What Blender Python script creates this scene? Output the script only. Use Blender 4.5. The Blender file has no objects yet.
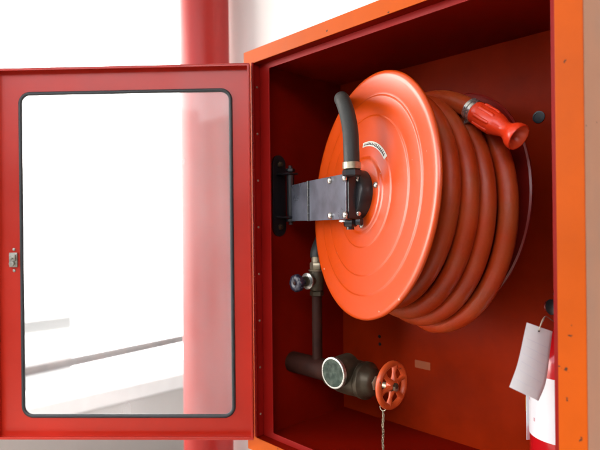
import bpy, bmesh, math, random
from mathutils import Matrix, Vector
R = math.radians
random.seed(7)
scene = bpy.context.scene
col = scene.collection
ZC = 1.35                                   # eye height

# ---------------------------------------------------------------- camera
cam_d = bpy.data.cameras.new('camera'); cam = bpy.data.objects.new('camera', cam_d); col.objects.link(cam)
cam.matrix_world = Matrix.Translation((0, 0, ZC)) @ Matrix.Rotation(R(90), 4, 'X') @ Matrix.Rotation(R(-0.65), 4, 'Z')
cam_d.sensor_width = 36; cam_d.lens = 36 * 540 / 600
cam_d.clip_start = 0.02; cam_d.clip_end = 600
cam_d.dof.use_dof = True; cam_d.dof.focus_distance = 0.97; cam_d.dof.aperture_fstop = 3.6
scene.camera = cam
# ---------------------------------------------------------------- world / sun
SUN_EL, SUN_AZ = 48.0, 165.0               # azimuth clockwise from +Y : behind the camera, over the building
w = bpy.data.worlds.new('World'); scene.world = w; w.use_nodes = True
nt = w.node_tree; bg = nt.nodes['Background']
sky = nt.nodes.new('ShaderNodeTexSky'); sky.sky_type = 'NISHITA'; sky.sun_disc = False
sky.sun_elevation = R(SUN_EL); sky.sun_rotation = R(SUN_AZ); sky.air_density = 1.0; sky.dust_density = 4.0; sky.ozone_density = 1.0
hs = nt.nodes.new('ShaderNodeHueSaturation'); hs.inputs['Saturation'].default_value = .45; nt.links.new(sky.outputs[0], hs.inputs['Color']); nt.links.new(hs.outputs[0], bg.inputs[0]); bg.inputs[1].default_value = 0.15
sd = bpy.data.lights.new('sun', 'SUN'); so = bpy.data.objects.new('sun', sd); col.objects.link(so)
sd.energy = 5.0; sd.angle = R(1.0); sd.color = (1.0, 0.95, 0.88)
dirv = Vector((math.sin(R(SUN_AZ)) * math.cos(R(SUN_EL)), math.cos(R(SUN_AZ)) * math.cos(R(SUN_EL)), math.sin(R(SUN_EL))))
so.rotation_euler = dirv.to_track_quat('Z', 'Y').to_euler()
scene.view_settings.view_transform = 'Standard'; scene.view_settings.look = 'None'
scene.view_settings.exposure = 2.4; scene.view_settings.gamma = 1.0

# ---------------------------------------------------------------- frames
def frame(o, xdir):
    x = Vector((xdir[0], xdir[1], 0)).normalized(); z = Vector((0, 0, 1)); y = z.cross(x)
    m = Matrix.Identity(4)
    for i in range(3):
        m[i][0] = x[i]; m[i][1] = y[i]; m[i][2] = z[i]; m[i][3] = o[i]
    return m
I4 = Matrix.Identity(4)
CAB = frame((-0.075, 1.16, ZC), (0.687, -0.727))          # x: along the front to the right, y: into the cabinet
ARM = frame((0.144, 0.984, ZC + 0.052), (0.358, -0.934))  # swing arm
REEL = frame((0.1197, 0.984, ZC + 0.052), (0.369, -0.929)) @ Matrix.Rotation(R(-5.0), 4, 'X') # y: axle, pointing to the rear flange
DOOR = frame((-0.102, 1.181, ZC), (-0.9994, 0.0336))      # x: from hinge to free edge, y: towards the viewer

# ---------------------------------------------------------------- materials
def nodes(name):
    m = bpy.data.materials.new(name); m.use_nodes = True
    t = m.node_tree; return m, t, t.nodes['Principled BSDF']
def paint(name, c, rough=0.3, coat=0.3, var=0.12, scale=6, metal=0, bump=0.02, bscale=60, chip=None, chips=0.0, dust=None, dusts=0.0, spec=0.5, streak=0.0, roughvar=0.12):
    m, t, b = nodes(name); L = t.links; N = t.nodes
    tc = N.new('ShaderNodeTexCoord'); src = tc.outputs['Object']
    n = N.new('ShaderNodeTexNoise'); n.inputs['Scale'].default_value = scale; n.inputs['Detail'].default_value = 8; n.inputs['Roughness'].default_value = .6
    if streak:
        mp = N.new('ShaderNodeMapping'); mp.inputs['Scale'].default_value = (1, 1, streak); L.new(src, mp.inputs[0]); L.new(mp.outputs[0], n.inputs[0])
    else: L.new(src, n.inputs[0])
    mr = N.new('ShaderNodeMapRange'); mr.inputs[1].default_value = .3; mr.inputs[2].default_value = .7
    mr.inputs[3].default_value = 1 - var; mr.inputs[4].default_value = 1 + var; L.new(n.outputs[0], mr.inputs[0])
    mul = N.new('ShaderNodeVectorMath'); mul.operation = 'SCALE'; mul.inputs[0].default_value = c; L.new(mr.outputs[0], mul.inputs['Scale'])
    out = mul.outputs[0]
    if dusts:
        n2 = N.new('ShaderNodeTexNoise'); n2.inputs['Scale'].default_value = scale * 1.7; n2.inputs['Detail'].default_value = 10
        L.new(src, n2.inputs[0]); r2 = N.new('ShaderNodeMapRange'); r2.inputs[1].default_value = .42; r2.inputs[2].default_value = .72; r2.inputs[4].default_value = dusts
        L.new(n2.outputs[0], r2.inputs[0]); mx = N.new('ShaderNodeMix'); mx.data_type = 'RGBA'; L.new(r2.outputs[0], mx.inputs[0]); L.new(out, mx.inputs[6]); mx.inputs[7].default_value = (*dust, 1); out = mx.outputs[2]
    if chips:
        n3 = N.new('ShaderNodeTexNoise'); n3.inputs['Scale'].default_value = 70; n3.inputs['Detail'].default_value = 3; L.new(src, n3.inputs[0])
        r3 = N.new('ShaderNodeMapRange'); r3.inputs[1].default_value = chips; r3.inputs[2].default_value = chips + .02; L.new(n3.outputs[0], r3.inputs[0])
        mx = N.new('ShaderNodeMix'); mx.data_type = 'RGBA'; L.new(r3.outputs[0], mx.inputs[0]); L.new(out, mx.inputs[6]); mx.inputs[7].default_value = (*chip, 1); out = mx.outputs[2]
    L.new(out, b.inputs['Base Color'])
    rr = N.new('ShaderNodeMapRange'); rr.inputs[1].default_value = .3; rr.inputs[2].default_value = .7
    rr.inputs[3].default_value = max(.03, rough - roughvar * rough * 2); rr.inputs[4].default_value = min(1, rough + roughvar * rough * 2); L.new(n.outputs[0], rr.inputs[0]); L.new(rr.outputs[0], b.inputs['Roughness'])
    b.inputs['Metallic'].default_value = metal; b.inputs['Coat Weight'].default_value = coat; b.inputs['Coat Roughness'].default_value = .12
    b.inputs['Specular IOR Level'].default_value = spec
    if bump:
        nb = N.new('ShaderNodeTexNoise'); nb.inputs['Scale'].default_value = bscale; nb.inputs['Detail'].default_value = 4; L.new(src, nb.inputs[0])
        bp = N.new('ShaderNodeBump'); bp.inputs['Strength'].default_value = bump * 10 if bump < .1 else 1; bp.inputs['Distance'].default_value = .001
        L.new(nb.outputs[0], bp.inputs['Height']); L.new(bp.outputs[0], b.inputs['Normal'])
    return m
M = {}
M['orange'] = paint('orange_paint', (.49, .076, .001), .45, .0, .14, 4, spec=.12, chip=(.08, .03, .015), chips=.70)
M['dusty'] = paint('dusty_side_paint', (.72, .34, .20), .6, 0, .1, 4, chip=(.08, .03, .015), chips=.72, dust=(.5, .33, .24), dusts=.5, streak=.25)
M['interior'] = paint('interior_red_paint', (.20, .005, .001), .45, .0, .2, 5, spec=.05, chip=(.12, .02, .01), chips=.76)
M['interior_lit'] = paint('interior_red_lit', (.29, .017, .001), .42, .0, .35, 4, spec=.05, chip=(.10, .02, .01), chips=.76)  # same paint as the side walls, with a warmer lit tone put into the colour
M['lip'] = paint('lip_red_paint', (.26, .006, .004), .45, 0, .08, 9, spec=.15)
M['door'] = paint('door_red_paint', (.48, .020, .007), .34, .05, .14, 4, chip=(.2, .05, .03), chips=.77)
M['disc'] = paint('reel_paint', (.62, .060, .001), .36, .7, .04, 9, roughvar=.03, bump=.006, bscale=14, spec=.1, chip=(.75, .45, .35), chips=.74)
_b = M['disc'].node_tree.nodes['Principled BSDF']; _b.inputs['Coat IOR'].default_value = 1.8; _b.inputs['Coat Roughness'].default_value = .26
M['flange'] = paint('rear_flange_paint', (.20, .008, .004), .4, .1, .08, 9)
M['hose'] = paint('hose_rubber', (.42, .038, .005), .40, 0, .25, 9, dust=(.34, .075, .02), dusts=.6, bump=.06, bscale=160, spec=.35)
M['rubber'] = paint('black_rubber', (.022, .024, .022), .55, 0, .2, 20, bump=.04, bscale=250)
M['gasket'] = paint('gasket_rubber', (.03, .035, .038), .45, 0, .2, 20)
M['blackmetal'] = paint('black_metal', (.012, .012, .014), .35, .1, .2, 15)
M['armface'] = paint('grey_arm_metal', (.16, .17, .21), .30, .25, .15, 14, metal=.35, dust=(.04, .04, .05), dusts=.6)
M['chrome'] = paint('zinc_bolt', (.62, .60, .56), .25, 0, .1, 60, metal=.9)
M['steel'] = paint('steel_ring', (.60, .60, .56), .3, 0, .15, 60, metal=.85)
M['bronze'] = paint('old_bronze', (.075, .058, .036), .42, 0, .35, 25, metal=.5, dust=(.05, .035, .02), dusts=.7, bump=.06, bscale=120)
M['brass'] = paint('brass', (.48, .42, .30), .35, 0, .25, 50, metal=.7, dust=(.12, .10, .06), dusts=.5)
M['rustpipe'] = paint('brown_pipe_paint', (.034, .010, .006), .6, 0, .35, 25, spec=.2, bump=.05, bscale=100)
M['verdigris'] = paint('verdigris', (.035, .052, .040), .6, 0, .4, 50, spec=.2, dust=(.16, .20, .15), dusts=.5, bump=.08, bscale=150)
M['wheel'] = paint('handwheel_paint', (.62, .085, .018), .35, .2, .15, 40, chip=(.10, .04, .02), chips=.68, bump=.05, bscale=120)
M['nozzle'] = paint('nozzle_plastic', (.80, .045, .010), .26, .15, .04, 20, bump=0)
M['nozin'] = paint('nozzle_bore', (.70, .07, .02), .35, 0, .1, 20, bump=0)
M['exred'] = paint('extinguisher_red', (.52, .006, .010), .18, .6, .04, 10, bump=0)
M['label'] = paint('label_paper', (.78, .77, .80), .45, .1, .03, 20, bump=0)
M['paper'] = paint('tag_paper', (.88, .88, .87), .8, 0, .03, 30, bump=.03, bscale=60)
M['faint'] = paint('faint_print', (.78, .79, .83), .8, 0, .1, 60, bump=0)
M['yellow'] = paint('yellow_print', (.75, .55, .06), .5, 0, .05, 20, bump=0)
M['pinkprint'] = paint('pink_print', (.62, .36, .40), .5, 0, .1, 20, bump=0)
M['string'] = paint('string', (.50, .42, .32), .9, 0, .2, 100, bump=0)
M['sticker'] = paint('sticker', (.72, .70, .62), .4, 0, .15, 90, bump=0)
M['ink'] = paint('ink', (.06, .05, .05), .5, 0, .1, 40, bump=0)
M['pipe'] = paint('riser_red_paint', (.42, .014, .009), .45, 0, .14, 3, streak=.2)
M['white'] = paint('white_wall_paint', (.84, .84, .82), .8, 0, .03, 2, bump=.04, bscale=80)
M['cap'] = paint('white_parapet_paint', (.86, .86, .86), .7, 0, .03, 2, bump=.03)
M['beige'] = paint('parapet_face_render', (.40, .37, .345), .85, 0, .05, 3, bump=.08, bscale=40, streak=.3)
M['roofgrey'] = paint('roof_render', (.30, .305, .31), .8, 0, .06, 1, bump=0)
M['faded'] = paint('faded_sticker', (.42, .10, .03), .6, 0, .1, 60)
M['facade'] = paint('facade_paint', (.88, .88, .88), .8, 0, .02, .6, bump=0)
M['rail'] = paint('galvanised_rail', (.13, .11, .105), .45, 0, .35, 14, metal=.2, dust=(.20, .12, .10), dusts=.6)
M['walkway'] = paint('added_wall_plaster', (.16, .155, .15), .85, 0, .08, 2)
M['walkway_floor'] = paint('walkway_floor', (.10, .09, .08), .6, 0, .1, 2)
M['floor'] = paint('floor_concrete', (.62, .60, .57), .8, 0, .08, 2, bump=.05, bscale=40)
M['ground'] = paint('pale_ground', (.60, .60, .58), .9, 0, .08, .3, bump=0)
M['knob'] = paint('blue_black_knob', (.014, .014, .030), .35, .2, .15, 60)
M['latch'] = paint('latch_zinc', (.50, .50, .45), .35, 0, .2, 80, metal=.7, dust=(.25, .27, .20), dusts=.5)
def glass_mat():
    m = bpy.data.materials.new('dusty_glass'); m.use_nodes = True; t = m.node_tree; N = t.nodes; L = t.links
    for n in list(N): N.remove(n)
    o = N.new('ShaderNodeOutputMaterial'); tr = N.new('ShaderNodeBsdfTransparent'); tr.inputs[0].default_value = (.95, .97, .97, 1)
    gl = N.new('ShaderNodeBsdfGlossy'); gl.inputs['Roughness'].default_value = .03
    fr = N.new('ShaderNodeFresnel'); fr.inputs[0].default_value = 1.5
    m1 = N.new('ShaderNodeMixShader'); L.new(fr.outputs[0], m1.inputs[0]); L.new(tr.outputs[0], m1.inputs[1]); L.new(gl.outputs[0], m1.inputs[2])
    df = N.new('ShaderNodeBsdfDiffuse'); df.inputs[0].default_value = (.85, .85, .86, 1)
    tl = N.new('ShaderNodeBsdfTranslucent'); tl.inputs[0].default_value = (.85, .85, .86, 1)
    m0 = N.new('ShaderNodeMixShader'); m0.inputs[0].default_value = .45; L.new(df.outputs[0], m0.inputs[1]); L.new(tl.outputs[0], m0.inputs[2])
    tc = N.new('ShaderNodeTexCoord'); mp = N.new('ShaderNodeMapping'); mp.inputs['Scale'].default_value = (1, 1, .45); L.new(tc.outputs['Object'], mp.inputs[0])
    n1 = N.new('ShaderNodeTexNoise'); n1.inputs['Scale'].default_value = 5; n1.inputs['Detail'].default_value = 4; n1.inputs['Roughness'].default_value = .65; L.new(mp.outputs[0], n1.inputs[0])
    r1 = N.new('ShaderNodeMapRange'); r1.inputs[1].default_value = .3; r1.inputs[2].default_value = .75; r1.inputs[3].default_value = .12; r1.inputs[4].default_value = .30; L.new(n1.outputs[0], r1.inputs[0])
    m2 = N.new('ShaderNodeMixShader'); L.new(r1.outputs[0], m2.inputs[0]); L.new(m1.outputs[0], m2.inputs[1]); L.new(m0.outputs[0], m2.inputs[2])
    L.new(m2.outputs[0], o.inputs[0]); return m
M['glass'] = glass_mat()
m, t, b = nodes('sight_glass'); b.inputs['Base Color'].default_value = (.72, .9, .84, 1); b.inputs['Transmission Weight'].default_value = .9; b.inputs['Roughness'].default_value = .12; M['sight'] = m

# ---------------------------------------------------------------- mesh builder (all vertices in world space)
class MB:
    def __init__(s, fr=I4): s.v = []; s.f = []; s.fr = fr; s.smooth = []
    def add(s, vs, fs, smooth=False, fr=None):
        fr = s.fr if fr is None else fr; k = len(s.v)
        s.v += [fr @ Vector(p) for p in vs]; s.f += [tuple(i + k for i in f) for f in fs]; s.smooth += [smooth] * len(fs); return s
    def box(s, x0, x1, y0, y1, z0, z1, loc=None):
        vs = [(x, y, z) for x in (x0, x1) for y in (y0, y1) for z in (z0, z1)]
        if loc is not None: vs = [loc @ Vector(p) for p in vs]
        return s.add(vs, [(0, 1, 3, 2), (4, 6, 7, 5), (0, 4, 5, 1), (2, 3, 7, 6), (0, 2, 6, 4), (1, 5, 7, 3)])
    def lathe(s, prof, o=(0, 0, 0), ax=(0, 0, 1), n=48, smooth=True, closed=False, sx=None, endcap=True):
        ax = Vector(ax).normalized(); a = ax.orthogonal().normalized() if sx is None else Vector(sx); b_ = ax.cross(a); o = Vector(o)
        vs = []; fs = []; m_ = len(prof)
        for r, h in prof:
            for i in range(n):
                q = 2 * math.pi * i / n; vs.append(o + ax * h + (a * math.cos(q) + b_ * math.sin(q)) * r)
        rng = m_ if closed else m_ - 1
        for j in range(rng):
            for i in range(n):
                j2 = (j + 1) % m_; i2 = (i + 1) % n
                fs.append((j * n + i, j * n + i2, j2 * n + i2, j2 * n + i))
        s.add(vs, fs, smooth)
        if not closed:
            k = len(s.v) - len(vs)
            for j, fl in ((0, True), (m_ - 1, False))[:2 if endcap else 1]:
                if prof[j][0] > 1e-6:
                    l = [k + j * n + i for i in range(n)]; s.f.append(tuple(reversed(l)) if fl else tuple(l)); s.smooth.append(False)
        return s
    def cyl(s, p0, p1, r, n=32, r2=None):
        p0 = Vector(p0); p1 = Vector(p1); d = p1 - p0; h = d.length
        return s.lathe([(r, 0), (r if r2 is None else r2, h)], p0, d, n)
    def nut(s, p0, p1, r): # hexagon
        p0 = Vector(p0); p1 = Vector(p1); d = p1 - p0; h = d.length; e = min(h, r) * .15
        return s.lathe([(r * .86, 0), (r, e), (r, h - e), (r * .86, h)], p0, d, 6, smooth=False)
    def bolt(s, p, ax, r, h=None):
        h = h or r * .7
        return s.lathe([(r, 0), (r, h * .35), (r * .85, h * .75), (r * .5, h * .97), (0.0001, h)], p, ax, 20)
    def tube(s, pts, r, n=16, caps=True, closed=False, rf=None):
        pts = [Vector(p) for p in pts]; m_ = len(pts); vs = []; fs = []
        up = None
        for j, p in enumerate(pts):
            if closed: d = pts[(j + 1) % m_] - pts[j - 1]
            else: d = pts[min(j + 1, m_ - 1)] - pts[max(j - 1, 0)]
            d.normalize()
            if up is None: up = d.orthogonal().normalized()
            up = (up - d * up.dot(d)).normalized(); b_ = d.cross(up)
            rr = r if rf is None else rf(j / (m_ - 1)) * r
            for i in range(n):
                q = 2 * math.pi * i / n; vs.append(p + (up * math.cos(q) + b_ * math.sin(q)) * rr)
        for j in range(m_ if closed else m_ - 1):
            j2 = (j + 1) % m_
            for i in range(n):
                i2 = (i + 1) % n; fs.append((j * n + i, j * n + i2, j2 * n + i2, j2 * n + i))
        s.add(vs, fs, True)
        if caps and not closed:
            k = len(s.v) - len(vs)
            s.f.append(tuple(reversed([k + i for i in range(n)]))); s.f.append(tuple(k + (m_ - 1) * n + i for i in range(n))); s.smooth += [False, False]
        return s
    def torus(s, o, ax, R_, r, n=48, k=12):
        return s.lathe([(R_ + r * math.cos(2 * math.pi * i / k), r * math.sin(2 * math.pi * i / k)) for i in range(k)], o, ax, n, closed=True)
    def holed(s, X0, X1, Z0, Z1, x0, x1, z0, z1, rad, y0, y1, nseg=8):
        """a plate in the x-z plane with a rounded rectangular opening"""
        oc = [(X0, Z0), (X1, Z0), (X1, Z1), (X0, Z1)]; cs = [(x0 + rad, z0 + rad, 180), (x1 - rad, z0 + rad, 270), (x1 - rad, z1 - rad, 0), (x0 + rad, z1 - rad, 90)]
        inn = []
        for cx, cz, a0 in cs:
            for i in range(nseg + 1):
                q = R(a0 + 90 * i / nseg); inn.append((cx + rad * math.cos(q), cz + rad * math.sin(q)))
        n1 = nseg + 1; N_ = len(inn); vs = []; fs = []
        for y in (y0, y1): vs += [(x, y, z) for x, z in oc] + [(x, y, z) for x, z in inn]
        for L_ in (0, 4 + N_):
            ff = []
            for k in range(4):
                for i in range(nseg): ff.append((L_ + k, L_ + 4 + k * n1 + i, L_ + 4 + k * n1 + i + 1))
                k2 = (k + 1) % 4; ff.append((L_ + k, L_ + 4 + k * n1 + nseg, L_ + 4 + k2 * n1, L_ + k2))
            fs += ff if L_ else [tuple(reversed(f)) for f in ff]
        O = 4 + N_
        for i in range(4): j = (i + 1) % 4; fs.append((i, j, O + j, O + i))
        for i in range(N_): j = (i + 1) % N_; fs.append((4 + i, O + 4 + i, O + 4 + j, 4 + j))
        return s.add(vs, fs)
    def build(s, name, mat, parent=None, loc=None, bevel=0, label=None, cat=None, group=None, kind=None, fix=True):
        if parent is not None: Wm = parent['_w']
        else:
            Wm = [list(r) for r in Matrix.Translation(loc if loc is not None else (0, 0, 0))]
        mw = Matrix([list(r) for r in Wm]); inv = mw.inverted()
        me = bpy.data.meshes.new(name); me.from_pydata([inv @ p for p in s.v], [], s.f)
        me.polygons.foreach_set('use_smooth', s.smooth)
        if fix:
            bm = bmesh.new(); bm.from_mesh(me); bmesh.ops.recalc_face_normals(bm, faces=bm.faces); bm.to_mesh(me); bm.free()
        me.materials.append(M[mat]); o = bpy.data.objects.new(name, me); col.objects.link(o)
        if parent is not None: o.parent = parent
        else: o.matrix_world = mw
        o['_w'] = [list(r) for r in mw]
        if bevel:
            bv = o.modifiers.new('bevel', 'BEVEL'); bv.width = bevel; bv.segments = 2; bv.limit_method = 'ANGLE'; bv.angle_limit = R(40); bv.harden_normals = False
        if any(s.smooth) and not all(s.smooth): me.set_sharp_from_angle(angle=R(45))
        if all(s.smooth): me.set_sharp_from_angle(angle=R(50))
        tag(o, label, cat, group, kind); return o
def tag(o, label=None, cat=None, group=None, kind=None):
    for k, v in (('label', label), ('category', cat), ('group', group), ('kind', kind)):
        if v: o[k] = v
def thing(name, fr, base, label, cat, group=None):
    o = bpy.data.objects.new(name, None); col.objects.link(o); o.empty_display_size = .05
    mw = fr.copy(); mw.translation = fr @ Vector(base); o.matrix_world = mw; o['_w'] = [list(r) for r in mw]
    tag(o, label, cat, group); return o
def smooth_path(pts, n=10):
    pts = [Vector(p) for p in pts]; out = []
    P = [pts[0] * 2 - pts[1]] + pts + [pts[-1] * 2 - pts[-2]]
    for i in range(1, len(P) - 2):
        a, b_, c, d = P[i - 1:i + 3]
        for k in range(n):
            t_ = k / n; out.append(.5 * ((2 * b_) + (c - a) * t_ + (2 * a - 5 * b_ + 4 * c - d) * t_ ** 2 + (3 * b_ - a - 3 * c + d) * t_ ** 3))
    out.append(P[-2]); return out
def px(x, y, Z):  # a measured pixel of the 600x450 picture and its distance -> world point
    dx = x - 300; dy = y - 225; c, s_ = math.cos(R(.65)), math.sin(R(.65))
    ux = dx * c - dy * s_ * -1; uy = dy * c + dx * s_
    return Vector((ux / 540 * Z, Z, ZC - uy / 540 * Z))

# ================================================================ SETTING
MB().box(-60, 60, -60, 60, -3.3, -3.0).build('ground', 'ground', kind='structure')
# balcony floor, runs along the parapet (direction D of the cabinet depth)
# parapet frame: x along the parapet (towards the far right), y: outwards
PAR = frame((-0.65, 3.0, 0), (0.727, 0.687))
MB(PAR).box(-9, 6, -6, -.0, -.15, 0).build('balcony_floor', 'walkway_floor', kind='structure')
par = thing('parapet', PAR, (0, 0, 0), 'low white balcony parapet with a beige inner face behind the glass door', 'parapet')
MB(PAR).box(-9, 6, .0, .26, -.15, .46).build('wall_face', 'beige', par)
MB(PAR).box(-9, 6, -.02, .28, .462, .54).build('coping', 'cap', par, bevel=.006)
rl = thing('handrail', PAR, (0, .2, .54), 'long galvanised pipe handrail running above the balcony parapet', 'handrail')
ra = px(183, 338, 3.08); rb = px(27, 372, 2.41); rb.z = ra.z; rd = (rb - ra).normalized()
MB().cyl(ra + rd * 5, ra - rd * 3.2, .021, 20).build('rail', 'rail', rl)
for x in (-3.0, 1.2, 2.8):
    q_ = ra - rd * x; MB().cyl((q_.x, q_.y, .50), (q_.x, q_.y, ra.z), .012, 12).build('post', 'rail', rl)
ob = thing('neighbouring_roof', PAR, (0, 3, -3), 'pale low roof block seen outside beyond the handrail', 'building')
MB(PAR).box(-14, .35, 2.6, 6.5, -3, .52).build('wall', 'roofgrey', ob)
MB(PAR).box(-14.1, .45, 2.5, 6.6, .523, .62).build('roof_edge', 'roofgrey', ob)
fb = thing('white_facade', PAR, (0, 9, -3), 'bright white building facade filling the view outside the balcony', 'building')
MB(PAR).box(-24, 22, 9, 10, -3, 9).build('wall', 'facade', fb)
MB(PAR).box(-24, 22, 8.8, 10.2, 9.003, 9.3).build('roof_edge', 'facade', fb)
# wall on which the cabinet hangs
MB(CAB).box(-.60, 3.2, .312, .50, -ZC, 1.7).build('building_wall', 'white', loc=CAB @ Vector((1.2, .4, -ZC)), label='off-white wall behind the red cabinet ending at the red pipe', cat='wall')
# unseen walkway ceiling and walls, added to shade the cabinet from sun and sky
MB(PAR).box(-2.7, 6, -5.0, .4, 2.75, 2.95).build('added_ceiling', 'floor', kind='structure')  # added overhead, cut short so skylight drops steeply into the cabinet
MB(PAR).box(-6.4, -6.2, -4.94, .4, 0, 2.9).build('added_end_wall', 'walkway', kind='structure')  # added out of view to block low light from the open end
MB(PAR).box(-6.5, 6, -5.2, -4.95, 0, 2.748).build('added_inner_wall', 'walkway', kind='structure')  # added behind the camera to keep direct sun off the cabinet
# big red riser pipe
pp = px(206.5, 225, 1.70); base = Vector((pp.x, pp.y, 0))
rp = thing('riser_pipe', I4, base, 'thick vertical red pipe standing behind the open glass door', 'pipe')
MB().cyl(base, base + Vector((0, 0, 3.05)), .077, 64).build('pipe', 'pipe', rp)
for zz in (.35, 2.5):
    MB(Matrix.Translation(base)).lathe([(.079, zz - .02), (.081, zz - .018), (.081, zz + .018), (.079, zz + .02)], n=64).build('clamp_band', 'pipe', rp)

# ================================================================ CABINET
cab = thing('fire_hose_cabinet', CAB, (.285, .31, -.5), 'orange-red steel fire hose cabinet with its glazed door swung wide open', 'cabinet')
X0, X1, Z0, Z1 = -.067, .643, -.498, .386      # outside
x0, x1, z0, z1 = -.036, .607, -.466, .356      # inside
DB = .285
MB(CAB).holed(X0, X1, Z0, Z1, x0, x1, z0, z1, .0015, -.0015, .0, 2).build('front_frame', 'orange', cab, bevel=.0008)
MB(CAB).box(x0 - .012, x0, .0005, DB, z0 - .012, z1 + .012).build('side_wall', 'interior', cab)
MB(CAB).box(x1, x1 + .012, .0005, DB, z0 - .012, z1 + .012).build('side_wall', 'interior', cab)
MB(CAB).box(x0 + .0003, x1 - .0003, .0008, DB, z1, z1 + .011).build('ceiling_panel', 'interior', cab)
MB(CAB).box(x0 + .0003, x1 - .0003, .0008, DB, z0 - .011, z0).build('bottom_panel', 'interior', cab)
bk = MB(CAB).box(x0 - .011, x1 + .011, DB + .0002, DB + .004, z0 - .011, z1 + .011).build('back_panel', 'interior_lit', cab)
# outer skin
MB(CAB).box(X1 - .0015, X1, .0003, .308, Z0, Z1).build('outer_side', 'dusty', cab, label='faded dusty outer side of the cabinet')
MB(CAB).box(X0, X0 + .0015, .0003, .308, Z0, Z1).build('outer_side', 'orange', cab)
MB(CAB).box(X0 + .002, X1 - .002, .0003, .308, Z1 - .0015, Z1).build('outer_top', 'orange', cab)
MB(CAB).box(X0 + .002, X1 - .002, .0003, .308, Z0, Z0 + .0015).build('outer_bottom', 'orange', cab)
MB(CAB).box(X0 + .002, X1 - .002, .3065, .308, Z0 + .002, Z1 - .002).build('outer_back', 'orange', cab)
# recessed stop lip
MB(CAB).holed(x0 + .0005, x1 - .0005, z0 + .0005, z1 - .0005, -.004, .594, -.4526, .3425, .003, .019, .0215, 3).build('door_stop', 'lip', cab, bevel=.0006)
kb = MB(CAB)
kb.lathe([(.0115, 0), (.0115, .0012), (.0085, .0014), (.0085, .0004), (.0001, .0004)], (.466, DB - .0006, .198), (0, -1, 0), 28)
kb.build('knockout_plug', 'blackmetal', cab)
for (a, c) in ((-.014, -.240), (-.013, -.258)): MB(CAB).lathe([(.0042, 0), (.0042, .0005), (.0001, .0005)], (a + .095, DB, c - .03), (0, -1, 0), 14).build('screw_hole', 'blackmetal', cab)
MB(CAB).box(.182, .222, DB - .0006, DB - .0001, -.325, -.308).build('faded_sticker', 'faded', cab)

# hinge with rivets
hg = MB(CAB)
for i in range(14):
    za = z0 + .004 + i * .0585
    hg.cyl((-.0335, -.003, za), (-.0335, -.003, za + .0575), .0032, 12)
hg.box(x0 + .0002, x0 + .0014, .000, .018, z0 + .003, z1 - .003)
hinge = hg.build('hinge', 'lip', cab)
for i in range(8): MB(CAB).bolt((x0 + .0014, .010, z0 + .05 + i * .103), (1, 0, 0), .0024, .001).build('rivet', 'brass', hinge)

# ---------------------------------------------------------------- door (part of the cabinet)
DW, DZ0, DZ1, DF = .568, -.4625, .3505, .018
dr = MB(DOOR)
gx0, gx1, gz0, gz1 = .047, .516, -.4165, .2975
dr.holed(.003, DW, DZ0, DZ1, gx0, gx1, gz0, gz1, .022, -.0012, 0, 10)
dr.box(.003, .0045, .0001, DF, DZ0, DZ1)
dr.box(DW - .0015, DW, .0001, DF, DZ0, DZ1)
dr.box(.0046, DW - .0016, .0001, DF, DZ1 - .0015, DZ1)
dr.box(.0046, DW - .0016, .0001, DF, DZ0, DZ0 + .0015)
# returned hems of the pan
dr.box(.0046, .0075, DF - .0014, DF, DZ0 + .0016, DZ1 - .0016)
dr.box(.0076, DW - .0016, DF - .0014, DF, DZ1 - .0056, DZ1 - .0016)
dr.box(.0076, DW - .0016, DF - .0014, DF, DZ0 + .0016, DZ0 + .0056)
door = dr.build('door', 'door', cab, bevel=.0005)
def rr_loop(x0_, x1_, z0_, z1_, rad, y, n=10):
    out = []
    for cx, cz, a0 in ((x0_ + rad, z0_ + rad, 180), (x1_ - rad, z0_ + rad, 270), (x1_ - rad, z1_ - rad, 0), (x0_ + rad, z1_ - rad, 90)):
        for i in range(n + 1):
            q = R(a0 + 90 * i / n); out.append((cx + rad * math.cos(q), y, cz + rad * math.sin(q)))
    return out
g = MB(DOOR); g.tube([DOOR.inverted() @ (DOOR @ Vector(p)) for p in rr_loop(gx0, gx1, gz0, gz1, .022, 0)], .0042, 10, closed=True)
g.build('gasket', 'gasket', door)
# glass pane filling the opening
lp = rr_loop(gx0 + .002, gx1 - .002, gz0 + .002, gz1 - .002, .021, 0)
gl = MB(DOOR); n_ = len(lp)
gl.add([(p[0], -.0005, p[2]) for p in lp], [tuple(range(n_))])
gl.build('glass_pane', 'glass', door, fix=False)
# latch
lt = MB(DOOR); LX, LZ = .5335, -.070
lt.box(LX - .009, LX + .009, .0003, .005, LZ - .016, LZ + .016)
lt.box(LX - .0065, LX + .0065, .0051, .010, LZ - .003, LZ + .012, Matrix.Identity(4))
lt.cyl((LX, .0051, LZ - .008), (LX, .013, LZ - .008), .0055, 18)
lt.bolt((LX, .0003, LZ + .023), (0, 1, 0), .0035); lt.bolt((LX, .0003, LZ - .024), (0, 1, 0), .0035)
lt.cyl((LX, .0051, LZ + .004), (LX, .015, LZ + .004), .003, 12)
lt.build('latch', 'latch', door, bevel=.0008)

# ================================================================ HOSE REEL
reel = thing('fire_hose_reel', REEL, (0, 0, -.25), 'big glossy orange-red hose reel wound with brown-red hose inside the cabinet', 'hose reel')
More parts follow.
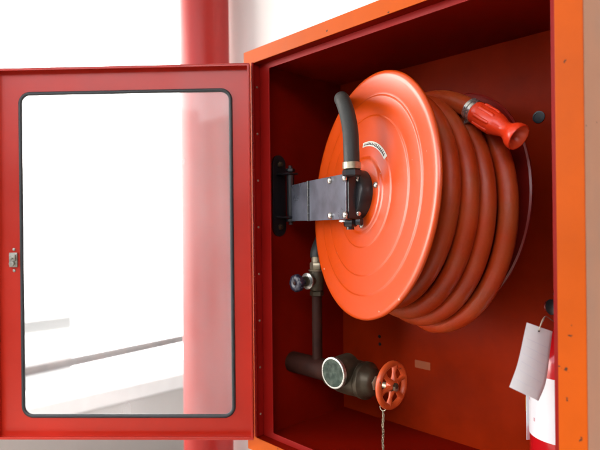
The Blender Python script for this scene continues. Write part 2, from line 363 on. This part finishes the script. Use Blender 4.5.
# wall bracket, on the left inner wall of the cabinet
PX = x0
br = MB(CAB); bz = .067
pts = []
hw, hh = .0195, .0925
for cz, a0 in ((bz + hh - hw, 0), (bz - hh + hw, 180)):
    for i in range(13):
        q = R(a0 + 180 * i / 12); pts.append((.0697 + hw * math.cos(q), cz + hw * math.sin(q)))
n_ = len(pts); vs = [(PX + .0003, a, c) for a, c in pts] + [(PX + .0048, a, c) for a, c in pts]
br.add(vs, [tuple(range(n_)), tuple(range(2 * n_ - 1, n_ - 1, -1))] + [(i, (i + 1) % n_, n_ + (i + 1) % n_, n_ + i) for i in range(n_)])
for zz in (bz + .048, bz - .049): br.box(PX + .0049, .012, .060, .088, zz - .002, zz + .002)
plate = br.build('wall_bracket', 'blackmetal', reel, bevel=.0006)
for zz in (bz + .071, bz - .071):
    bb = MB(CAB); bb.nut((PX + .0049, .0697, zz), (PX + .010, .0697, zz), .007); bb.cyl((PX + .010, .0697, zz), (PX + .014, .0697, zz), .0035, 14)
    bb.build('anchor_bolt', 'bronze', plate)
pn = MB(CAB); pn.cyl((0, .075, bz - .066), (0, .075, bz + .066), .0048, 18)
pn.nut((0, .075, bz + .052), (0, .075, bz + .060), .0105); pn.nut((0, .075, bz - .060), (0, .075, bz - .052), .0105)
pn.cyl((0, .075, bz - .046), (0, .075, bz + .045), .0088, 20)
pn.build('hinge_pin', 'blackmetal', plate)
# swing arm, in the reel frame (u, y, z)
ay0, ay1 = -.0745, -.0585; az = -.003
UJ = -.1565
ar = MB(ARM)
def slab(mb, u0, u1, h0, h1, y0_, y1_):
    vs = []
    for u, h in ((u0, h0), (u1, h1)):
        for y_ in (y0_, y1_):
            for s_ in (-1, 1): vs.append((u, y_, az + s_ * h))
    mb.add(vs, [(0, 1, 3, 2), (4, 6, 7, 5), (0, 4, 5, 1), (2, 3, 7, 6), (0, 2, 6, 4), (1, 5, 7, 3)])
slab(ar, UJ + .003, .0165, .0408, .0400, ay0, ay0 + .003)
arm = ar.build('swing_arm', 'armface', reel, bevel=.0007)
a2 = MB(ARM); slab(a2, -.262, UJ - .003, .0395, .0405, ay0 + .001, ay0 + .004); a2.build('arm_leaf', 'armface', arm, bevel=.0006)
a3 = MB(ARM); slab(a3, UJ + .010, .0205, .0385, .0385, ay0 + .0032, -.046); a3.build('arm_box', 'blackmetal', arm, bevel=.0015)
a4 = MB(ARM)
for i in range(5):
    za = az - .041 + i * .0165; a4.cyl((UJ, ay0 + .0005, za), (UJ, ay0 + .0005, za + .0155), .0042, 14)
a4.build('arm_hinge', 'blackmetal', arm)
a5 = MB(ARM)
def uarm(x):   # reel-frame u of a picture column on the arm face
    r_ = (x - 300) / 540; ox = .144 + .934 * ay0; oy = .984 + .358 * ay0; return (r_ * oy - ox) / (.358 + .934 * r_)
for x in (331, 346):
    for s_ in (-1, 1): MB(ARM).bolt((uarm(x), ay0 - .0002, az + s_ * .0325), (0, -1, 0), .0066, .0056).build('bolt', 'chrome', arm)
for s_ in (-1, 1): MB(ARM).bolt((.0206, -.052, az + s_ * .030), (1, 0, 0), .0048, .0032).build('bolt', 'chrome', arm)
# valve block under and above the arm end
vb = MB(ARM); vb.nut((.004, -.060, az - .053), (.004, -.060, az - .0400), .0125); vb.cyl((.004, -.060, az - .058), (.004, -.060, az - .053), .007, 18)
vb.nut((.018, -.050, az - .050), (.018, -.050, az - .0400), .008)
vb.build('drain_fitting', 'blackmetal', arm)
vw = MB(ARM); vw.lathe([(.0145, 0), (.0145, .003), (.010, .0035), (.010, 0)], (-.006, -.062, az - .0445), (0, 0, 1), 24); vw.build('washer', 'steel', arm)
# hub
hubm = MB(REEL); hubm.lathe([(.030, -.034), (.043, -.0325), (.045, -.029), (.045, -.0062)], ax=(0, 1, 0), n=64)
hubm.build('hub', 'blackmetal', reel)
# front flange : dished disc with raised rings
def disc_profile():
    P = [(.0001, -.0105), (.062, -.0100), (.0655, -.0095), (.0675, -.0080), (.0700, -.0060), (.073, -.0054)]
    P += [(.0925, -.0050), (.0940, -.0048), (.0950, -.0038), (.0962, -.0036), (.100, -.0038)]
    P += [(.143, -.0036), (.1450, -.0034), (.1460, -.0024), (.1475, -.0022), (.152, -.0025)]
    P += [(.178, -.0028), (.1805, -.0027), (.1815, -.0017), (.1830, -.0015), (.187, -.0019)]
    P += [(.2100, -.0035), (.2165, -.0040), (.2205, -.0034), (.2235, -.0012), (.2242, .0016), (.2232, .0040), (.2205, .0052)]
    return P
prof = disc_profile()
fine = []
for a, b_ in zip(prof, prof[1:]):
    fine.append(a)
fine.append(prof[-1])
back = [(r - .0008 if r > .2 else r, y_ + .0016) for r, y_ in reversed(fine[:-3])]
dm = MB(REEL); dm.lathe(fine + back, ax=(0, 1, 0), n=160)
disc = dm.build('front_disc', 'disc', reel)
for k in range(4):
    q = R(75 + 91 * k); MB(REEL).bolt((.057 * math.sin(q), -.0102, .057 * math.cos(q)), (0, -1, 0), .0056, .0042).build('disc_bolt', 'chrome', disc)
# curved sticker with tiny unreadable print
def arc_strip(mb, r0, r1, a0, a1, yf, n=20, th=.0004):
    vs = []; fs = []
    for i in range(n + 1):
        q = R(a0 + (a1 - a0) * i / n)
        for r_ in (r0, r1):
            for dy in (0, th): vs.append((r_ * math.sin(q), yf(r_) - dy, r_ * math.cos(q)))
    for i in range(n):
        k = 4 * i; m_ = k + 4
        fs += [(k, k + 2, m_ + 2, m_), (k + 1, m_ + 1, m_ + 3, k + 3), (k, m_, m_ + 1, k + 1), (k + 2, k + 3, m_ + 3, m_ + 2)]
    fs += [(0, 1, 3, 2), (4 * n, 4 * n + 2, 4 * n + 3, 4 * n + 1)]
    mb.add(vs, fs)
def ysurf(r_):
    for (ra, ya), (rb, yb) in zip(prof, prof[1:]):
        if ra <= r_ <= rb: return ya + (yb - ya) * (r_ - ra) / (rb - ra + 1e-9)
    return 0
sk = MB(REEL); arc_strip(sk, .0895, .0985, -8, 50, lambda r_: ysurf(r_) - .0003); stk = sk.build('sticker', 'sticker', disc)
ink = MB(REEL); a = -5
while a < 46:
    wd = random.uniform(1.6, 3.0); r_a = .0915 + random.uniform(0, .001); arc_strip(ink, r_a, .0965, a, a + wd * .55, lambda r_: ysurf(r_) - .0008, n=1)
    arc_strip(ink, r_a, r_a + .0014, a, a + wd, lambda r_: ysurf(r_) - .0008, n=1); a += wd + random.uniform(.8, 1.6)
ink.build('print_mark', 'ink', stk)
# drum and rear flange
MB(REEL).lathe([(.13, .006), (.13, .178)], ax=(0, 1, 0), n=64).build('drum', 'flange', reel)
MB(REEL).lathe([(.0001, .178), (.140, .178), (.18, .1795), (.2075, .1795), (.2115, .178), (.214, .1805), (.2135, .1835), (.210, .1840), (.18, .1815), (.0001, .1805)], ax=(0, 1, 0), n=120).build('rear_disc', 'flange', reel)

# hose : five loose turns, then a free end that crosses over the coils to the nozzle
HR = .0160
def coil(theta, y_, rc, sag): # theta in degrees from the top, towards the right
    q = R(theta); r_ = rc + sag * (1 - math.cos(q)) / 2
    return (r_ * math.sin(q), y_, r_ * math.cos(q))
hp = []
turns = 4; y_a, y_b = .022, .154
N_ = turns * 72
for i in range(N_ + 1):
    f = i / N_; th = -180 + 360 * turns * f; turn = (th + 180) / 360
    # advance mostly in the lower-back part of each turn, so that turns lie side by side
    yy = y_a + (y_b - y_a) * f
    wob = .0022 * math.sin(R(th * .73) + 1.3) + .0012 * math.sin(R(th * 2.1))
    hp.append(coil(th, yy + wob * .6, .176 + .008 * f ** 2 + wob * 1.6, .008 + .040 * f ** 1.5))
hose_root = MB(REEL); hose_root.tube(hp, HR, 18)
# free outer layer : leaves the last turn at the bottom, climbs behind the disc and crosses over the top
p_end = Vector(hp[-1])
RI = REEL.inverted()
n0 = RI @ px(472.5, 108.5, .875); n1_ = RI @ px(524, 139.5, .800)
free = [hp[-1], coil(215, .136, .190, .040), coil(250, .095, .205, .015), coil(285, .055, .211, .008), coil(320, .032, .213, .002),
        RI @ px(418, 104, .990), RI @ px(443, 99.5, .945), RI @ px(459, 102.5, .905), n0 + (n1_ - n0).normalized() * .002]
hose_root.tube(smooth_path(free, 12), HR, 18)
hose = hose_root.build('hose', 'hose', reel)
nd = (n1_ - n0).normalized(); Ln = (n1_ - n0).length
cl = MB(REEL)
cl.lathe([(.0168, .000), (.0182, .0008), (.0182, .0062), (.0170, .0068)], n0, nd, 40); cl.lathe([(.0170, .0080), (.0184, .0085), (.0184, .0135), (.0170, .0142)], n0, nd, 40)
side = nd.cross(Vector((0, 1, 0))).normalized()
cl.box(-.0045, .0045, -.004, .004, -.003, .003, Matrix.Translation(n0 + nd * .007 - side * .0195))
cl.build('hose_clamp', 'steel', hose)
nz = MB(REEL)
S = Ln / .111
nz.lathe([(.0150, .012), (.0178, .0145), (.0186, .020), (.0172, .0225), (.0184, .027), (.0188, .045), (.0178, .058), (.0158, .066), (.0128, .074), (.0122, .079), (.0140, .085), (.0182, .0915), (.0202, .0960), (.0208, .1030), (.0200, .1050), (.0185, .1052)], n0, nd, 48, endcap=False)
# grip ribs
a_ = nd.orthogonal().normalized(); b2 = nd.cross(a_)
for k in range(8):
    q = 2 * math.pi * k / 8; d_ = a_ * math.cos(q) + b2 * math.sin(q)
    nz.tube([n0 + nd * .026 + d_ * .0170, n0 + nd * .029 + d_ * .0172, n0 + nd * .050 + d_ * .0170, n0 + nd * .0560 + d_ * .0158], .0034, 10)
nozzle = nz.build('nozzle', 'nozzle', hose)
nb_ = MB(REEL); nb_.lathe([(.0185, .1052), (.0165, .1040), (.0125, .098), (.0085, .0905), (.0075, .080), (.0001, .0795)], n0, nd, 40, endcap=False); nb_.f.pop(40 * 5); nb_.smooth.pop(40 * 5)
nb_.build('nozzle_bore', 'nozin', nozzle)

# black supply hose on top of the arm end
inv = REEL.inverted()
sp = [px(353, 166, .925), px(353, 150, .926), px(352.5, 132, .93), px(350, 115, .94), px(346.5, 103, .955), px(344.5, 99, .985), px(346, 101, 1.04), px(349, 112, 1.12), px(345, 140, 1.20), px(335, 185, 1.235), px(324, 230, 1.225), px(316.5, 250, 1.205), px(315.5, 258, 1.20)]
sh = MB(); sh.tube(smooth_path(sp, 10), .0138, 20)
shose = sh.build('supply_hose', 'rubber', reel)
p = px(353, 168, .925); cc = MB(); cc.lathe([(.0140, -.006), (.0158, -.0055), (.0158, .0055), (.0140, .006)], p + Vector((0, 0, .004)), (0, 0, 1), 32); cc.build('hose_clamp', 'brass', shose)
cc = MB(); cc.nut(p + Vector((0, 0, -.014)), p + Vector((0, 0, -.0025)), .0165); cc.build('hose_fitting', 'blackmetal', shose)

# ================================================================ VALVE ASSEMBLY
AX = Vector((1, 0, 0)); Yd, Zv = .108, -.318
val = thing('hydrant_valve', CAB, (x0, Yd, Zv), 'old bronze hydrant valve with round capped outlet on a brown pipe', 'valve')
vp = MB(CAB); vp.cyl((x0 + .0005, Yd, Zv), (.125, Yd, Zv), .0235, 40)
vp.build('inlet_pipe', 'rustpipe', val)
vbod = MB(CAB)
vbod.lathe([(.0255, .086), (.031, .090), (.0315, .104), (.033, .110), (.0365, .120), (.0375, .145), (.0365, .168), (.0345, .176), (.037, .178), (.0380, .181), (.0380, .190), (.034, .193), (.029, .198), (.0265, .207), (.020, .211), (.012, .213)], (0, Yd, Zv), AX, 56)
# outlet branch towards the viewer
OC = Vector((.145, Yd, Zv + .018))
vbod.lathe([(.032, .005), (.031, .030), (.029, .043), (.029, .048)], OC, (0, -1, 0), 48, endcap=False)
body = vbod.build('valve_body', 'bronze', val)
MB(CAB).lathe([(.029, .048), (.0315, .0485), (.0320, .052), (.0315, .0555), (.0300, .0562), (.0282, .0560), (.0276, .052), (.0280, .048)], OC, (0, -1, 0), 64, closed=True).build('outlet_ring', 'steel', body)
MB(CAB).lathe([(.0279, .0555), (.0279, .0400), (.0230, .0395), (.0215, .0425), (.0150, .0440), (.0001, .0445)], OC, (0, -1, 0), 48).build('outlet_cap', 'verdigris', body)
lug = MB(CAB)
lug.lathe([(.017, 0), (.019, .0015), (.019, .003), (.013, .0042), (.0001, .0046)], OC + Vector((.003, -.0435, .001)), (0, -1, 0), 32)
lug.tube([OC + Vector((-.012 + .024 * i / 8, -.0490, .016 * math.sin(math.pi * i / 8) - .012)) for i in range(9)], .0022, 8)
lug.build('cap_lug', 'verdigris', body)
st = MB(CAB); st.nut((.205, Yd, Zv), (.216, Yd, Zv), .0155); st.cyl((.216, Yd, Zv), (.262, Yd, Zv), .0062, 20); st.nut((.216, Yd, Zv), (.222, Yd, Zv), .0105)
st.build('stem', 'brass', val)
# red handwheel
WC = Vector((.2500, Yd, Zv + .004))
wh = MB(CAB)
wh.lathe([(.0410 + .0064 * math.cos(2 * math.pi * i / 14), .0060 * math.sin(2 * math.pi * i / 14)) for i in range(14)], WC, AX, 64, closed=True)
for k in range(6):
    q = 2 * math.pi * (k + .25) / 6; d_ = Vector((0, math.cos(q), math.sin(q)))
    wh.tube([WC + d_ * .009 + AX * .003, WC + d_ * .024 + AX * .001, WC + d_ * .0380], .0056, 10, rf=lambda f: 1.15 - .45 * math.sin(math.pi * f))
wh.lathe([(.0125, -.005), (.0135, -.003), (.0125, .006), (.0070, .0075)], WC, AX, 28)
wheel = wh.build('handwheel', 'wheel', val)
MB(CAB).nut(WC + AX * .0065, WC + AX * .0125, .0062).build('wheel_nut', 'bronze', wheel)
# riser with small stop valve
RX = .0466
rs = MB(CAB); rs.cyl((RX, Yd, Zv + .018), (RX, Yd, -.148), .0112, 28); rs.build('branch_pipe', 'rustpipe', val)
sv = MB(CAB)
sv.nut((RX, Yd, -.158), (RX, Yd, -.146), .0155); sv.lathe([(.0145, -.145), (.0160, -.138), (.0160, -.108), (.0145, -.100)], (RX, Yd, 0), (0, 0, 1), 28)
sv.cyl((RX, Yd - .010, -.123), (RX, Yd - .036, -.123), .0110, 24)
stop = sv.build('stop_valve', 'bronze', val)
sv = MB(CAB); sv.nut((RX, Yd, -.0995), (RX, Yd, -.083), .0145); sv.lathe([(.0172, -.1025), (.0180, -.1015), (.0180, -.0998), (.0172, -.0996)], (RX, Yd, 0), (0, 0, 1), 28); sv.cyl((RX, Yd, -.083), (RX, Yd, -.070), .011, 20)
sv.build('union_nut', 'brass', stop)
MB(CAB).lathe([(.0150, 0), (.0178, .001), (.0178, .004), (.0150, .005)], (RX, Yd - .026, -.123), (0, -1, 0), 32).build('collar', 'steel', stop)
kn = MB(CAB); kprof = []
KC = Vector((RX - .002, Yd - .052, -.125))
n = 80; vs = []; fs = []
for (h, s_) in ((0, .86), (.002, 1), (.010, 1), (.013, .86), (.0138, .45), (.0128, .30), (.0128, .0001)):
    for i in range(n):
        q = 2 * math.pi * i / n; r_ = .0185 * s_ * (1 + (.085 * (abs(math.cos(q * 4)) - .5) if s_ > .8 else 0)); vs.append(KC + Vector((math.cos(q) * r_, -h, math.sin(q) * r_)))
for j in range(6):
    for i in range(n): fs.append((j * n + i, j * n + (i + 1) % n, (j + 1) * n + (i + 1) % n, (j + 1) * n + i))
fs.append(tuple(range(n - 1, -1, -1))); kn.add(vs, fs, True); kn.cyl(KC, KC + Vector((0, .018, 0)), .006, 16)
knob = kn.build('knob', 'knob', stop)
MB(CAB).bolt(KC + Vector((0, -.0128, 0)), (0, -1, 0), .0042, .0016).build('knob_screw', 'rustpipe', stop)

# chain hanging from the handwheel
ci = CAB.inverted()
top = WC + Vector((-.006, -.020, -.0425))
ch_t = CAB @ top
ch = MB(CAB)
ch.torus(top + Vector((0, 0, .002)), (0.25, -1, .1), .0062, .0011, 24, 8)
L_ = .0068
for k in range(24):
    c_ = top + Vector((.0006 * math.sin(k), -.0004 * k * .3, -.0075 - k * L_ * .74))
    a_, b_ = ((1, 0, 0), (0, 0, 1)) if k % 2 else ((0, 1, 0), (0, 0, 1))
    pts_ = []
    for i in range(14):
        q = 2 * math.pi * i / 14; pts_.append(c_ + Vector(a_) * (.0021 * math.cos(q)) + Vector((0, 0, 1)) * (.0042 * math.sin(q)))
    ch.tube(pts_, .00075, 6, closed=True)
ch.build('chain', 'brass', loc=ch_t, label='thin metal link chain hanging from the red handwheel', cat='chain')

# ================================================================ EXTINGUISHER
EX, EY, ER = .541, .200, .057; FZ = z0
ext = thing('fire_extinguisher', CAB, (EX, EY, FZ), 'red fire extinguisher with white label half hidden behind the right frame', 'extinguisher')
sh_z = -.190
MB(CAB).lathe([(.050, FZ + .0005), (.054, FZ + .003), (ER, FZ + .010), (ER, sh_z - .055), (.0555, sh_z - .040), (.050, sh_z - .024), (.040, sh_z - .010), (.027, sh_z + .002), (.018, sh_z + .008), (.0165, sh_z + .020)], (EX, EY, 0), (0, 0, 1), 72).build('cylinder', 'exred', ext)
lb = MB(CAB); lb.lathe([(ER + .0003, -.356), (ER + .0004, -.252)], (EX, EY, 0), (0, 0, 1), 96)
lb.f = lb.f[:-2]; lb.smooth = lb.smooth[:-2]
lab = lb.build('label', 'label', ext, fix=False)
def on_can(mb, a0, a1, za, zb, rr=.0007, n=4):
    vs = []; fs = []
    for i in range(n + 1):
        q = R(a0 + (a1 - a0) * i / n)
        for z_ in (za, zb): vs.append((EX + (ER + rr) * math.cos(q), EY + (ER + rr) * math.sin(q), z_))
    for i in range(n): fs.append((2 * i, 2 * i + 2, 2 * i + 3, 2 * i + 1))
    mb.add(vs, fs)
for q_ in ((214, 218, -.300, -.288), (233, 237, -.330, -.324), (222, 224, -.275, -.270)):
    pm = MB(CAB); on_can(pm, *q_); pm.build('print_mark', 'pinkprint', lab, fix=False)
# instruction strip peeling off on the left of the cylinder
e0 = MB(CAB)
q = R(182); cx_, cy_ = EX + (ER + .0025) * math.cos(q), EY + (ER + .0025) * math.sin(q)
e0.add([(cx_, cy_, -.262), (cx_ - .004, cy_ - .007, -.262), (cx_ - .004, cy_ - .007, -.380), (cx_, cy_, -.380),
        (cx_ + .0004, cy_, -.262), (cx_ - .0036, cy_ - .007, -.262), (cx_ - .0036, cy_ - .007, -.380), (cx_ + .0004, cy_, -.380)],
       [(0, 1, 2, 3), (7, 6, 5, 4), (0, 4, 5, 1), (3, 2, 6, 7), (1, 5, 6, 2), (0, 3, 7, 4)])
strip = e0.build('peeling_strip', 'label', ext)
e0 = MB(CAB); e0.box(cx_ - .0048, cx_ - .0043, cy_ - .0068, cy_ - .001, -.330, -.305); e0.build('yellow_mark', 'yellow', strip)
vh = MB(CAB); vh.cyl((EX, EY, sh_z + .020), (EX, EY, sh_z + .034), .013, 24); vh.nut((EX, EY, sh_z + .022), (EX, EY, sh_z + .030), .018)
vh.box(EX - .012, EX + .012, EY - .012, EY + .012, sh_z + .034, sh_z + .062)
vh.cyl((EX - .014, EY, sh_z + .046), (EX - .032, EY, sh_z + .046), .0085, 20)
head = vh.build('valve_head', 'flange', ext, bevel=.001)
vh = MB(CAB)
vh.tube([(EX - .012, EY, sh_z + .064), (EX + .005, EY, sh_z + .070), (EX + .030, EY, sh_z + .076), (EX + .055, EY, sh_z + .074)], .0055, 10)
vh.tube([(EX - .014, EY, sh_z + .066), (EX - .008, EY, sh_z + .088), (EX + .020, EY, sh_z + .104), (EX + .050, EY, sh_z + .110)], .0055, 10)
vh.build('squeeze_handle', 'blackmetal', head)
MB(CAB).lathe([(.012, 0), (.013, .002), (.013, .007), (.011, .008)], (EX - .012, EY - .013, sh_z + .048), (-.5, -1, 0), 28).build('pressure_gauge', 'blackmetal', head)

# paper tag on a string
TZ = .80
def tq(x, y, dz=0): return px(x, y, TZ + dz)
tl_, tr_, bl_, brr = (524.5, 322.5), (550, 331.5), (505.5, 387), (535, 401)
rows = []
nr, nc = 16, 10
ctrl_l = [(524.5, 322.5), (521, 337), (517.5, 352), (513, 368), (505.5, 387)]
ctrl_r = [(550, 331.5), (547.5, 349), (545, 367), (541.5, 385), (534.5, 401)]
def lerp_ctrl(c, f):
    f *= len(c) - 1; i = min(int(f), len(c) - 2); f -= i; return (c[i][0] * (1 - f) + c[i + 1][0] * f, c[i][1] * (1 - f) + c[i + 1][1] * f)
vs = []
cl_s = smooth_path([(a, b_, 0) for a, b_ in ctrl_l], 4); cr_s = smooth_path([(a, b_, 0) for a, b_ in ctrl_r], 4)
for back_ in (0, .0004):
    for i in range(nr + 1):
        a_ = cl_s[i]; b_ = cr_s[i]
        for j in range(nc + 1):
            f = j / nc; x = a_[0] * (1 - f) + b_[0] * f; y = a_[1] * (1 - f) + b_[1] * f
            g_ = i / nr
            dz = back_ + .010 * math.sin(math.pi * f) * (.3 + .7 * g_) * -.5 - .020 * g_ ** 2 + .006 * f
            vs.append(tq(x, y, dz))
fs = []; W_ = nc + 1; O = (nr + 1) * W_
for i in range(nr):
    for j in range(nc):
        k = i * W_ + j; fs.append((k, k + 1, k + W_ + 1, k + W_)); fs.append((O + k, O + k + W_, O + k + W_ + 1, O + k + 1))
rim = [j for j in range(W_)] + [i * W_ + nc for i in range(1, nr + 1)] + [nr * W_ + j for j in range(nc - 1, -1, -1)] + [i * W_ for i in range(nr - 1, 0, -1)]
for i in range(len(rim)): a_, b_ = rim[i], rim[(i + 1) % len(rim)]; fs.append((a_, O + a_, O + b_, b_))
tagb = tq(536.5, 330.5)
tg = thing('inspection_tag', I4, tq(520, 394), 'blank-looking white paper tag hanging on a string by the extinguisher', 'tag')
o_ = MB().add(vs, fs, True).build('paper', 'paper', tg)
pr = MB()   # faint ruled lines, barely visible
for i in (4, 6, 8, 10, 12, 14):
    a_ = cl_s[i]; b_ = cr_s[i]; v4 = []
    for j in range(1, nc):
        f = j / nc; x = a_[0] * (1 - f) + b_[0] * f; y = a_[1] * (1 - f) + b_[1] * f; g_ = i / nr
        dz = .010 * math.sin(math.pi * f) * (.3 + .7 * g_) * -.5 - .020 * g_ ** 2 + .006 * f - .0004
        v4 += [tq(x, y - .25, dz), tq(x, y + .25, dz)]
    pr.add(v4, [(2 * k, 2 * k + 2, 2 * k + 3, 2 * k + 1) for k in range(nc - 2)])
pr.build('ruled_line', 'faint', o_, fix=False)
hol = MB(); c_ = tq(536.5, 330.8, -.0022); hol.lathe([(.0017, 0), (.0017, .0005), (.0001, .0005)], c_, (0, -1, 0), 16); hol.build('punched_hole', 'ink', o_)
s1 = [tq(536.5, 330.5, -.004), tq(538, 326, -.004), tq(540.5, 320, .0), tq(543.5, 316.5, .02), tq(547, 318, .04), tq(551, 321, .06), tq(556, 322, .08)]
sg = MB(); sg.tube(smooth_path(s1, 8), .0008, 6)
s2 = [tq(536.5, 330.5, -.004), tq(538.5, 325, -.001), tq(541.5, 319.5, .004), tq(543, 316.8, .02)]
sg.tube(smooth_path(s2, 8), .0008, 6); sg.build('string', 'string', tg)

for o in bpy.data.objects:
    if '_w' in o: del o['_w']
